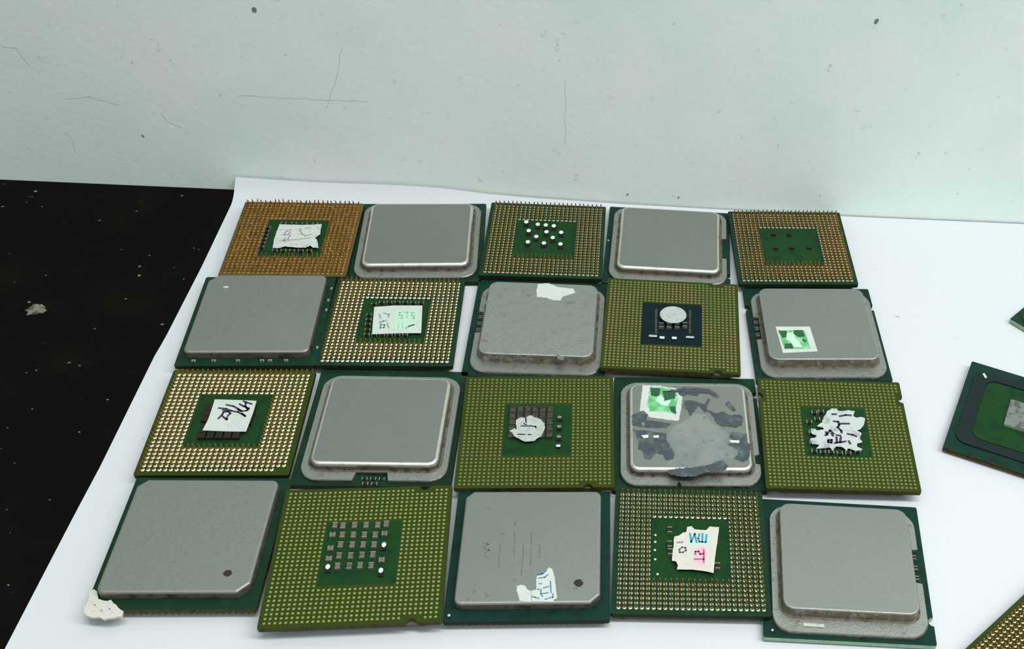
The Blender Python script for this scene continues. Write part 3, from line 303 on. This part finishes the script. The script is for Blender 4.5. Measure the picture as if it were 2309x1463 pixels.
def down_pins(parent, key, z):
    """Pins under a face-up processor: the front row one by one, the others behind it as one mass."""
    first = None; m = M()
    for c_ in range(26):
        x = (c_ - 12.5) * 1.31; y = -12.5 * 1.32
        if first is None:
            q = M(); pin_mesh(q, 0, 0, 0, 'foot_dull', 'gold', -1); first = q.build('pin', parent, loc=(x, y, z)); continue
        o = first.copy(); C.objects.link(o); o.parent = parent; o.location = (x * MM, y * MM, z * MM)
    for r in range(1, 26):
        for c_ in range(26):
            if 6 <= r < 20 and 6 <= c_ < 20: continue
            pin_mesh(m, (c_ - 12.5) * 1.27, (r - 12.5) * 1.27, z, 'foot_dull', 'gold', -1)
    m.build('pin_field', parent, kind='stuff')

def capacitors(parent, pts, z, w=1.3, d=0.75, h=0.7, body='cap', term='tin_dark', mode='y', last=None):
    """Tiny chip capacitors, each its own part; mode y: terminals at back and front, x: at both sides, back: only the back end bright."""
    m = M(); g = 0.06
    sw, sd = (w, d)
    if mode == 'x':
        m.box(-w / 2 + .25, w / 2 - .25, -d / 2 + g, d / 2 - g, 0, h - g, body); m.box(-w / 2, -w / 2 + .27, -d / 2, d / 2, 0, h, term); m.box(w / 2 - .27, w / 2, -d / 2, d / 2, 0, h, term)
    elif mode == 'y':
        m.box(-w / 2 + g, w / 2 - g, -d / 2 + .25, d / 2 - .25, 0, h - g, body); m.box(-w / 2, w / 2, -d / 2, -d / 2 + .27, 0, h, term); m.box(-w / 2, w / 2, d / 2 - .27, d / 2, 0, h, term)
    elif mode == 'back':
        m.prism(circle(0, d * .12, w * .42, 10, d * .42), 0, h, term, body); m.box(-w * .5, w * .5, -d * .6, -d * .1, 0, h * .55, body)
    elif mode == 'plain': m.prism(rrect(w, d, .12, 2), 0, h, body, 'cap')
    o = m.build('capacitor', parent, loc=(pts[0][0], pts[0][1], z)); first = o
    for p in pts[1:]:
        o = first.copy(); C.objects.link(o); o.parent = parent; o.location = (p[0] * MM, p[1] * MM, z * MM)
    return first

def dome_sticker(name, parent, pts, z0, z1, top, side=None, label=None, jit=0.06, step=0.5, seed=1):
    return M().prism(ragged(pts, step, jit, seed) if jit else pts, z0, z1, top, side).build(name, parent, label)

def pads(m, z, top, w, h, hx=(-8.3, 8.3), hy=(-8.5, 8.6), nx=33, ny=32, notch=(), r=0.30, keyc=None):
    for i in range(nx):
        for j in range(ny):
            x = -w / 2 + 1.25 + i * (w - 2.5) / (nx - 1); y = -h / 2 + 1.25 + j * (h - 2.5) / (ny - 1)
            if hx[0] < x < hx[1] and hy[0] < y < hy[1]: continue
            if any(math.hypot(x - a, y - b) < 2.3 for a, b in notch): continue
            m.prism(circle(x, y, r, 8), z, z + 0.02, top, bottom=False)

# ------------------------------------------------------------------ setting
# the wall: its foot runs at a slight angle behind the sheet
WA = Vector((-218.9, 287.1, 0)); WB = Vector((97.2, 313.9, 0)); WT = (WB - WA).normalized(); WN = Vector((WT.y, -WT.x, 0))   # WN points into the room
def wp(s, z, off=0.0): p = WA + WT * s + WN * off; return (p.x, p.y, z)
w = M(); T0 = -0.17
a, b_, c_, d_ = wp(-700, T0 - 30), wp(900, T0 - 30), wp(900, 1600), wp(-700, 1600)
a2, b2, c2, d2 = wp(-700, T0 - 30, -60), wp(900, T0 - 30, -60), wp(900, 1600, -60), wp(-700, 1600, -60)
w.v += [a, b_, c_, d_, a2, b2, c2, d2]; w.f += [(0, 1, 2, 3), (5, 4, 7, 6), (4, 0, 3, 7), (1, 5, 6, 2), (3, 2, 6, 7), (4, 5, 1, 0)]; w.m += [w.mi('wall')] * 6
def wall_blob(s, z, rs, rz, name, seed, off=0.06):
    R = random.Random(seed); b = len(w.v); n = 10
    for i in range(n):
        t = 2 * PI * i / n; k = R.uniform(.65, 1.15); w.v.append(wp(s + rs * k * math.cos(t), z + rz * k * math.sin(t), off))
    w.f.append(tuple(range(b, b + n))); w.m.append(w.mi(name))
WM = D['wallmarks']
for i, (s, z) in enumerate(WM[:18]):
    big = i in (0, 1); R = random.Random(i)
    r = 1.0 if big else R.uniform(.35, .6)
    wall_blob(s, z, r * .7, r, 'wall_mark' if big or i in (11, 12, 5) else 'wall_crack', i)
    if i in (1, 2, 3, 15, 10, 7): wall_blob(s - .2, z - 1.3, .7, .8, 'wall_dab', i + 50, .05)
def wall_crack(pts, wd, name='wall_crack'):
    for (s0, z0), (s1, z1) in zip(pts, pts[1:]):
        L = math.hypot(s1 - s0, z1 - z0) or 1; nx_, nz_ = -(z1 - z0) / L * wd / 2, (s1 - s0) / L * wd / 2; b = len(w.v)
        w.v += [wp(s0 + nx_, z0 + nz_, .05), wp(s1 + nx_, z1 + nz_, .05), wp(s1 - nx_, z1 - nz_, .05), wp(s0 - nx_, z0 - nz_, .05)]; w.f.append((b, b + 1, b + 2, b + 3)); w.m.append(w.mi(name))
for i, q in enumerate(D['cracks']): wall_crack(ragged(q + list(reversed(q)), 2.0, .25, i)[:max(2, int(len(ragged(q + list(reversed(q)), 2.0, 0, i)) / 2))], 0.16 if i != 4 else .12)
R = random.Random(5)
for i in range(60): wall_blob(R.uniform(-10, 330), R.uniform(1, 85), R.uniform(.15, .4), R.uniform(.15, .35), R.choice(['wall_crack', 'wall_dab']), i + 100)
wo = w.build('wall_back'); wo['kind'] = 'structure'; wo['label'] = 'pale green-grey plastered wall behind the processors, pitted and cracked'

# the black table top
t = M()
f0, f1 = wp(-700, 0, 0.2), wp(900, 0, 0.2)
t.prism([(-800, -350), (900, -350), (f1[0], f1[1]), (f0[0], f0[1])], T0 - 28, T0, 'table')
for i, (x, y) in enumerate(D['tablespots']):
    r = 2.6 if i == 0 else .45
    t.prism(ragged(circle(x, y, r, 9, r * .9), .6, r * .22, i), T0, T0 + .03, 'table_spot')
R = random.Random(8)
for i in range(70):
    x, y = R.uniform(-240, -145), R.uniform(140, 285); t.prism(circle(x, y, R.uniform(.12, .4), 6, R.uniform(.1, .25), R.uniform(0, 3)), T0, T0 + .02, 'table_spot')
to = t.build('table'); to['label'] = 'black scuffed tabletop running under the white sheet to the wall'; to['category'] = 'table'

# the white sheet: left edge traced, back edge riding a few millimetres up the wall
LE = [(-148.3, 299.0)] + [tuple(p) for p in D['paperL']] + [(-136.5, 100.0), (-135.0, 60.0)]
def left_x(y):
    for (xa, ya), (xb, yb) in zip(LE, LE[1:]):
        if yb <= y <= ya: return xa + (xb - xa) * (ya - y) / (ya - yb)
    return LE[-1][0]
def wall_y(x): return WA.y + (x - WA.x) * WT.y / WT.x
def rise(x):
    pts = [(-148.3, 4.9), (-125, 4.2), (-100, 4.5), (-86, 4.1), (-73, 2.7), (-59, 1.9), (-30, 1.0), (0, .5), (40, .0), (230, .0)]
    for (xa, va), (xb, vb) in zip(pts, pts[1:]):
        if xa <= x <= xb: return va + (vb - va) * (x - xa) / (xb - xa)
    return pts[0][1] if x < 0 else 0
p = M(); NX, NY = 90, 60; XR = 215.0
for layer in (0, 1):
    for j in range(NY + 1):
        for i in range(NX + 1):
            v_ = j / NY
            xg = left_x(60 + (235) * v_ if v_ < 1 else 295); x = xg + (XR - xg) * (i / NX) ** 1.15
            yb = wall_y(x) - 0.5; y = 60 + (yb - 60) * (1 - (1 - v_) ** 1.9)
            x = left_x(min(y, 291)) + (XR - left_x(min(y, 291))) * (i / NX) ** 1.15
            yb = wall_y(x) - 0.5; y = min(y, yb)
            rz = rise(x); dist = yb - y; z = 0.0
            L = 3.2 + rz
            if rz > 0 and dist < L: z = rz * (1 - dist / L) ** 2.0
            p.v.append((x, y, z - (0.13 if layer else 0)))
K_ = (NX + 1) * (NY + 1)
for j in range(NY):
    for i in range(NX):
        q = j * (NX + 1) + i; p.f.append((q, q + 1, q + NX + 2, q + NX + 1)); p.m.append(p.mi('paper'))
        p.f.append((K_ + q, K_ + q + NX + 1, K_ + q + NX + 2, K_ + q + 1)); p.m.append(p.mi('paper'))
edge = [i for i in range(NX + 1)] + [j * (NX + 1) + NX for j in range(1, NY + 1)] + [NY * (NX + 1) + i for i in range(NX - 1, -1, -1)] + [j * (NX + 1) for j in range(NY - 1, 0, -1)]
for q in range(len(edge)):
    e0, e1 = edge[q], edge[(q + 1) % len(edge)]; p.f.append((e1, e0, K_ + e0, K_ + e1)); p.m.append(p.mi('paper'))
for (x, y, r) in ((53.5, 262.0, .8), (48, 283, .4), (70, 255, .3), (-134.5, 190, .4)): p.prism(ragged(circle(x, y, r, 7, r * .4), .4, r * .2, 3), 0, .015, 'paper_speck')
po = p.build('paper_sheet'); po['label'] = 'large white paper sheet under all the processors, back edge curling up the wall'; po['category'] = 'paper'

# ------------------------------------------------------------------ processors lying with their pins up
def pga_up(key, label, top='pcb', foot='foot', shaft='gold', **kw):
    o, w, h = chip(key, label, kw.pop('group', GROUP))
    underlid(o, 2.2, False)
    m = M(); m.prism(board_outline(w, h), 2.2, 3.4, top, kw.pop('edge', 'edge_dark'))
    m.prism(rrect(17.2, 17.2, .2, 1), 3.4, 3.415, kw.pop('hollow_mat', 'pcb_hollow'), bottom=False)
    for x, y in kw.pop('dots', ()): m.prism(circle(x, y, .3, 8), 3.41, 3.43, 'tint_green', bottom=False)
    m.build('circuit_board', o)
    pins(o, key, 3.4, foot, shaft, **kw)
    return o

# back row
o = pga_up('A1', 'processor with rusty brown bent pins and a torn grey scribbled sticker, at the sheet corner', 'pcb_rust', 'foot_rust', 'gold_rust', seed=1, wild=.07,
           spots=[(-13.5, 6, .5, -.6), (-11, 5, .6, .3), (-12.5, -2, -.5, .5), (-14, -7, .4, .6), (-4, -10, .8, -.2), (-2, -12, .8, -.4), (12.5, -7, -.6, .5), (13, 11, .3, -.7), (10, 13, -.6, .2), (-13, 12, .5, -.4), (2, -13.5, -.6, .2)])
capacitors(o, [(-8, y) for y in (-5, -3.2, -1.4, .4, 2.2, 4)] + [(x, -6.6) for x in (-4, -1.6, .8, 3.2, 5.6)] + [(x, 6.2) for x in (-4, -1, 2, 5)], 3.42, 1.5, .9, .85, term='tin_dark', mode='x')
s = dome_sticker('sticker', o, D['A1s'], 4.28, 4.36, 'sticker_grey', label='torn grey sticker with faint scribbles', jit=.1)
strokes(M(), D['A1i'], 4.37, .28, 'ink_purple').build('handwriting', s)

def lga_lid(key, label, board='pcb_teal', zb=0.4, edge='edge_dark', notches=(), group=GROUP, **kw):
    o, w, h = chip(key, label, group)
    m = M(); m.prism(board_outline(w, h, notches, back=BACK.get(key, 0)), zb, zb + 1.2, board, edge)
    for x, y in kw.pop('dots', ()): m.prism(circle(x, y, .28, 8), zb + 1.2, zb + 1.22, 'tint_green', bottom=False)
    m.build('circuit_board', o)
    cc = kw.pop('caps', None)
    capacitors(o, [(x, y) for x in (-3, -1, 1, 3) for y in (-2, 0, 2)], 0, 1.2, 1.2, zb + .05, mode='plain') if kw.pop('feet', True) else None
    if cc: capacitors(o, cc, zb + 1.2, 1.5, .8, .5, 'cap_brown', 'tin_dark', 'x')
    l = flanged_lid(o, zb + 1.2, **kw)
    return o, l

o, l = lga_lid('A2', 'clean silver-lidded processor in the back row between the rusty pinned one and the white-dotted one', 'pcb', face='lid')
o = pga_up('A3', 'pinned processor with a dozen white-tipped capacitors in its dark green centre', 'pcb', 'foot_dull', 'gold', seed=3, edge='edge_dark')
capacitors(o, D['A3c'], 3.42, 1.55, 2.0, .75, 'cap', 'tin_white', 'back')
o, l = lga_lid('A4', 'silver-lidded processor in the back row with a notch cut in its right flange', 'pcb_teal', face='lid', cuts=[('E', -5.6, 4.2, 2.6)], notches=(('E', -12.5),), dots=[(-18, 1.5)])
capacitors(o, [(15.9, -3), (15.9, 1)], 1.6, .8, 1.4, .5, 'cap', 'tin_dark', 'y')
o = pga_up('A5', 'golden pinned processor with five small dark capacitors, ending the back row', 'pcb', 'foot_dull', 'gold_rust', seed=5, wild=.03)
capacitors(o, D['A5c'], 3.42, 1.4, 1.1, .55, 'cap', 'tin_dark', 'plain')

# second row
def pga_lid(key, label, chs, board='pcb_teal', edge='edge', **kw):
    o, w, h = chip(key, label)
    m = M().prism(board_outline(w, h, back=BACK.get(key, 0)), 2.0, 3.2, board, edge); m.build('circuit_board', o)
    down_pins(o, key, 2.0)
    l = block_lid(o, 3.2, 5.6, chs, **kw)
    return o, l
o, l = pga_lid('B1', 'plain silver-lidded processor beside the black table, dark flecks and one bright dot', [(1, 2.6)], 'pcb', 'edge_dark')
for i, (x, y) in enumerate(D['B1h']): M().prism(ragged(circle(x, y, .75 if i == 0 else .4, 8, .4 if i == 0 else .25), .4, .08, i), 5.59, 5.62, 'glint' if i == 0 else 'fleck').build('surface_mark', l)
capacitors(o, [(17, 13), (16.9, 8), (17, 4), (17, -11)], 3.2, .5, .7, .35, 'cap_brown', 'tin', 'y')
capacitors(o, [(x, -15.9) for x in (-13, -8, -2, 4, 6, 10)], 3.2, .9, .6, .5, 'cap_brown', 'tin', 'x')
o = pga_up('B2', 'pinned processor with a neat white sticker printed STC and boxed numbers', 'pcb', 'foot', 'gold', seed=7, edge='edge_dark')
capacitors(o, D['B2c'], 3.42, 1.5, .8, .8, 'cap', 'tin_dark', 'x')
s = M().prism(D['B2s'], 4.22, 4.30, 'sticker').prism([(0.2, 3.4), (6.3, 3.4), (6.3, -4.3), (0.0, -4.3)], 4.3, 4.303, 'tint_green').build('sticker', o, 'white sticker with printed boxes and figures')
strokes(M(), D['B2box'], 4.31, .12, 'ink_line').build('printed_box', s)
strokes(M(), D['B2d'], 4.32, .42, 'ink_green').build('handwriting', s)
strokes(M(), D['B2l'], 4.32, .32, 'ink_soft').build('lettering', s)
o, l = lga_lid('B3', 'tarnished silver-lidded processor with a torn white sticker scrap at its back edge', 'pcb_teal', face='lid_dirty', side='grime', rim='lid_dirty', old=True, cuts=[('W', -2.8, 6.0, 2.4)])
dome_sticker('sticker', l, D['B3s'], 5.08, 5.17, 'sticker', label='torn off-white sticker scrap', jit=.12)
for i, q in enumerate(D['B3m']): M().prism(ragged(q, .5, .08, i), 5.08, 5.115, 'fleck').build('dirt_fleck', l)
capacitors(o, [(-16.2, 4.2), (-16.2, 1.6), (-16.2, -1)], 1.6, 1.2, 1.0, .5, 'cap', 'tin_dark', 'y')

def lga_up(key, label, top=4.2, board='pcb_olive', pad='pad', notches=(), hollow='pcb_hollow', edge='edge', hol=None, **kw):
    o, w, h = chip(key, label)
    underlid(o, top - 1.2, True)
    m = M().prism(board_outline(w, h, notches), top - 1.2, top, board, edge)
    hx, hy = (-8.3, 8.3), (-8.5, 8.6)
    m.prism([(hx[0], hy[0]), (hx[1], hy[0]), (hx[1], hy[1]), (hx[0], hy[1])], top, top + .012, hollow, bottom=False)
    nn = [((v, -h / 2) if s_ == 'S' else (v, h / 2) if s_ == 'N' else (w / 2, v) if s_ == 'E' else (-w / 2, v)) for s_, v in notches]
    pads(m, top, pad, w, h, hx, hy, notch=nn, **kw)
    m.build('circuit_board', o)
    return o
o = lga_up('B4', 'gold-padded processor with a round white disc on its dark blue centre', pad='pad_pale', board='pcb_olive', notches=(('S', 12.5), ('N', 12.5)), hollow='pcb_blue', r=.36)
capacitors(o, D['B4c'], 4.2, 1.3, 1.8, .85, 'cap', 'tin_dark', 'y')
capacitors(o, [(x, 3.2) for x in (-2.4, -.8, .8, 2.4)], 4.2, 1.2, 1.6, .95, 'cap', 'tin_dark', 'y')
capacitors(o, D['B4w'][1:3], 4.2, 1.3, .9, .3, 'tin_white', 'tin_white', 'plain')
capacitors(o, [D['B4w'][0], D['B4w'][3]], 4.2, 2.2, .8, .3, 'tin', 'tin', 'plain')
m = M()
for (x0, y0), (x1, y1) in ((D['B4l'][0], D['B4l'][1]), (D['B4l'][2], D['B4l'][3])): m.prism([(x0 - .3, y0), (x0 + .3, y0), (x1 + .3, y1), (x1 - .3, y1)], 4.21, 4.26, 'cap_dim')
m.build('board_trace', o)
dx, dy = D['B4d'][0]
M().loft([z3(circle(dx, dy, 3.5, 28, 3.35), 5.15), z3(circle(dx, dy, 3.7, 28, 3.5), 5.25), z3(circle(dx, dy, 3.6, 28, 3.4), 5.4)], ['sticker_grey', 'sticker_grey'], 'foil').build('round_disc', o, 'round silvery white disc standing on the capacitors')
o, l = lga_lid('B5', 'silver-lidded processor with a slanted green picture sticker near its front corner', 'pcb_teal', face='lid', side='grime', rim='lid_dirty', old=True, cuts=[('W', -2.9, 6.6, 2.4)], notches=(('E', 11.5), ('W', 11.5)))
s = M().prism(D['B5s'], 5.08, 5.16, 'sticker').build('sticker', l, 'white-bordered green picture sticker')
m = M().prism(ragged(D['B5g'], .6, .05, 3), 5.155, 5.175, 'stamp')
for i, q in enumerate(D['B5d']): m.prism(ragged(q, .4, .08, i), 5.17, 5.19, 'stamp_dark')
for i, q in enumerate(D['B5l']): m.prism(ragged(q, .4, .1, i), 5.17, 5.185, 'stamp_light')
m.build('sticker_print', s)
capacitors(o, [(-16.3, 4.8), (-16.3, 2.2), (-16.3, -.4)], 1.6, 1.2, 1.0, .5, 'cap', 'tin_dark', 'y')

# third row
o = pga_up('C1', 'bright pinned processor with a white sticker scribbled in dark purple ink', 'pcb_olive', 'foot', 'gold', seed=11, missing=((24, 0), (25, 0)))
capacitors(o, [(x, -5.6) for x in (-5, -3, -1, 1, 3)] + [(x, -3.6) for x in (-5, -3, -1, 1, 3)] + [(-5.5, y) for y in (0, 2, 4)] + [(4.8, y) for y in (-1, 1, 3)], 3.42, 1.7, 1.9, .84, 'cap', 'cap', 'y')
s = M().prism(D['C1s'], 4.27, 4.35, 'sticker').build('sticker', o, 'white sticker with dark purple scribbles')
strokes(M(), D['C1i'], 4.36, .5, 'ink').build('handwriting', s)
strokes(M(), D['C1f'], 4.36, .18, 'ink_line').build('faint_mark', s)
o, l = lga_lid('C2', 'silver-lidded processor whose front flange has a wide notch', 'pcb', face='lid', cuts=[('S', -4.3, 4.1, 2.7)])
capacitors(o, [(-1.6, -16.6), (0.4, -16.6), (2.4, -16.6), (-1.2, -18.1), (.9, -18.1)], 1.6, 1.4, .8, .4, 'cap', 'tin_dark', 'x')
o = lga_up('C3', 'gold-padded processor with a crumpled silver foil blob among dark capacitors', pad='pad_dull', r=.33, notches=(('S', 12.5),))
capacitors(o, [(-6.3 + 1.85 * i, 6.4 - 2.15 * j) for i in range(6) for j in range(5)], 4.2, 1.5, 1.9, .75, 'cap_dim', 'cap_dim', 'y')
capacitors(o, [(5.3, 3.4), (5.3, 0.2), (5.3, -3.2)], 4.2, 1.4, 1.2, .75, 'cap', 'tin_dark', 'back')
capacitors(o, [D['C3c'][14]], 4.22, 1.0, .7, .8, 'tin_white', 'tin_white', 'plain')
s = dome_sticker('foil_patch', o, D['C3s'], 4.98, 5.14, 'foil', label='crumpled round silver foil patch', jit=.12, step=.6)
strokes(M(), D['C3i'], 5.15, .32, 'cap').build('dark_mark', s)
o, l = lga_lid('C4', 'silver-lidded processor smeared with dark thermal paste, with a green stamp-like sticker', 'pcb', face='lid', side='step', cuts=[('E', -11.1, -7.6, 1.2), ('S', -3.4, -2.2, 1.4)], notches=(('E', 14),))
M().prism(ragged(D['C4c'], .5, .15, 4), 4.58, 4.608, 'smear').build('paste_smear', l, 'thin bluish paste smear')
s = dome_sticker('sticker', l, D['C4s'], 4.58, 4.66, 'sticker', label='white-bordered green sticker, partly rubbed off', jit=.12)
m = M().prism(ragged(D['C4g'], .5, .12, 5), 4.655, 4.675, 'stamp')
for i, q in enumerate(D['C4d']): m.prism(ragged(q, .4, .1, i), 4.67, 4.69, 'stamp_dark')
for i, q in enumerate(D['C4l']): m.prism(ragged(q, .4, .12, i), 4.67, 4.685, 'stamp_light')
m.build('sticker_print', s)
for i, q in enumerate(D['C4p']): M().prism(ragged(q, .35, .16, i), 4.59, 4.70, 'paste').build('paste_patch', l, 'dark bluish grey thermal paste patch' if i == 0 else None)
for i, q in enumerate(D['C4w']): M().prism(ragged(q, .3, .06, i), 4.69, 4.72, 'smear' if i == 3 else 'tin_white').build('bright_fleck', l)
o = lga_up('C5', 'gold-padded processor with a shredded white sticker scrawled in black', pad='pad_dull', r=.35, notches=(('E', 12.4), ('W', 12.4)))
capacitors(o, D['C5c'], 4.2, 1.5, 1.1, .8, 'cap', 'tin_dark', 'x')
s = dome_sticker('sticker', o, D['C5s'], 5.0, 5.1, 'sticker_worn', label='shredded white sticker scrawled in black ink', jit=.1, step=.5)
strokes(M(), D['C5i'], 5.11, .6, 'ink').build('handwriting', s)

# front row
o, l = pga_lid('D1', 'silver-lidded processor with a small dark hole and torn paper on its front corner', [(1, 2.0), (3, 2.4)], 'pcb')
x, y = D['D1h'][0]; M().prism(ragged(circle(x, y, .95, 12, .85), .4, .1, 2), 5.58, 5.62, 'hole').build('vent_hole', l)
pts = ragged(D['D1s'], .5, .1, 9)
s = M(); s.prism(pts, 3.22, 3.75, 'sticker_pink')
s = s.build('sticker', o, 'crumpled cream paper scrap stuck over the corner'); strokes(M(), D['D1i'], 3.77, .3, 'line').build('printed_line', s)
o = lga_up('D2', 'bright green gold-padded processor with rows of brown capacitors at its centre', 4.5, notches=(('S', 12.55), ('N', 12.6)), r=.31)
capacitors(o, [q for i, q in enumerate(D['D2c']) if i % 6 not in (0, 5) or i < 6], 4.5, 1.15, 1.6, .7, 'cap_brown', 'tin_dark', 'y')
capacitors(o, [q for i, q in enumerate(D['D2c']) if i % 6 in (0, 5) and i >= 6 and i not in (17, 24, 29)], 4.5, 1.2, 1.3, .75, 'cap_brown', 'tin_dark', 'x')
capacitors(o, [D['D2c'][17], D['D2c'][24], D['D2c'][29]], 4.5, 1.2, 1.7, .7, 'cap', 'tin_white', 'back')
o, l = pga_lid('D3', 'silver-lidded processor with faint etched marks, a dark hole and a torn blue-white label', [(1, 1.8), (3, 2.2)], 'pcb_teal', 'edge_dark', face='lid')
m = M(); hx_, hy_ = D['D3h'][0]; m.prism(ragged(circle(hx_, hy_, 1.05, 12, 1.0), .4, .12, 2), 5.58, 5.62, 'hole'); m.build('vent_hole', l)
for i, (x, y) in enumerate(D['D3h'][1:]): M().prism(ragged(circle(x, y, .45, 8, .4), .3, .1, i), 5.59, 5.62, 'fleck').build('dirt_fleck', l)
strokes(M(), D['D3d'], 5.6, .34, 'etch').build('etched_marking', l)
s = M().prism(ragged(D['D3a'], .5, .06, 1), 5.58, 5.69, 'sticker').prism(ragged(D['D3b'], .5, .06, 2), 5.58, 5.70, 'sticker').build('sticker', l, 'torn white sticker scraps with blue print')
strokes(M(), D['D3i'], 5.71, .3, 'ink_blue').build('sticker_print', s)
capacitors(o, [(-16.5, -16.3)], 3.2, .6, .6, .3, 'tin', 'tin', 'plain')
o = pga_up('D4', 'pinned processor with a torn cream sticker lettered in blue and pink', 'pcb', 'foot_mid', 'gold', seed=17, dots=D['D4dots'])
capacitors(o, D['D4c'] + [(x, -4.6) for x in (-1, 1, 3)] + [(x, 2.5) for x in (-1, 1.4)] + [(x, 0) for x in (-2, 2)], 3.42, 1.1, 1.6, .8, 'cap', 'tin_dark', 'y')
s = M().prism(ragged(D['D4s'], .8, .05, 4), 4.24, 4.34, 'sticker_pink').prism(D['D4u'], 4.34, 4.345, 'tint_blue').prism(ragged(D['D4t'], .5, .05, 2), 4.34, 4.345, 'tint_pink').build('sticker', o, 'torn cream sticker with blue and pink letters')
strokes(M(), D['D4l'], 4.345, .1, 'line').build('printed_box', s)
strokes(M(), D['D4b'], 4.36, .42, 'ink_blue').build('blue_lettering', s)
strokes(M(), D['D4p'], 4.36, .42, 'ink_pink').build('pink_lettering', s)
strokes(M(), D['D4g'], 4.36, .4, 'ink_purple').build('purple_lettering', s)
o, l = lga_lid('D5', 'large silver-lidded processor with a pale green front board edge, ending the front row', 'pcb_teal', .6, 'edge_pale', face='lid', side='grime', rim='lid_dirty', old=True, cuts=[('E', -3.3, 6.4, 2.4)], notches=(('E', -12.8),), zt=4.8, dots=[(-16.9, -17.0)])
capacitors(o, [(16.4, 4.4), (16.4, 1.4), (16.4, -1.4)], 1.8, 1.3, 1.1, .5, 'cap', 'tin_dark', 'y')
M().prism([(-10.2, -15.45), (-5.6, -15.55), (-5.7, -16.4), (-10.3, -16.3)], 2.78, 2.87, 'shine').build('painted_bevel_reflection', l, 'bright reflection on the flange bevel, painted as a strip')  # light strip painted for the reflection on the shiny bevel

# ------------------------------------------------------------------ strays to the right of the grid
o, w_, h_ = chip('E', 'lone green chip with a black square frame and bare silver die, right of the grid', None)
o.name = 'bare_die_chip'; o['category'] = 'chip'
m = M().prism(board_outline(w_, h_), .7, 1.4, 'pcb', 'edge').prism(board_outline(w_ - .2, h_ - .2), 1.4, 1.6, 'edge_dark').prism(board_outline(w_, h_), 1.6, 2.2, 'pcb_teal', 'edge'); m.build('circuit_board', o)
m = M()
for i in range(26):
    for j in range(26):
        if 0 < i < 25 and 0 < j < 25: continue
        x, y = (i - 12.5) * 1.27, (j - 12.5) * 1.27; m.loft([z3(circle(x, y, .2, 8), 0), z3(circle(x, y, .42, 8), .3), z3(circle(x, y, .25, 8), .72)], ['solder', 'solder'])
m.build('solder_ball_field', o, kind='stuff')
m = M(); ro = rrect(31, 28.5, 3.0, 6, 0, 0); ri = rrect(24.6, 23.4, 3.4, 6, 0, .3)
b = 0; k = len(ro); m.v += z3(ro, 2.2) + z3(ro, 2.55) + z3(ri, 2.55) + z3(ri, 2.2)
for i in range(k):
    j = (i + 1) % k
    for q in range(3): m.f.append((q * k + i, q * k + j, (q + 1) * k + j, (q + 1) * k + i)); m.m.append(m.mi('ring'))
m.build('black_frame', o)
M().prism(rrect(23.6, 22.6, 2.8, 6, 0, .3), 2.2, 2.42, 'pcb_hollow').build('raised_centre', o, 'smooth green centre panel')
M().prism(rrect(11, 10, .3, 2, .8, 1.4), 2.4, 3.1, 'die', 'edge_pale').build('silicon_die', o)
M().prism([(-13.8, 13.4), (-13.2, 13.8), (-12.2, 12.3), (-12.8, 12.0)], 2.5, 2.6, 'tint_green').build('corner_mark', o)

o, l = lga_lid('F', 'processor at the picture edge near the wall, only one pale-edged corner showing', 'pcb', .4, 'edge_pale', group=None, face='lid')
o = pga_up('G', 'golden pinned processor lying turned diagonally, apart from the grid near the front', 'pcb_olive', 'foot_dull', 'gold_rust', seed=23, group=None)
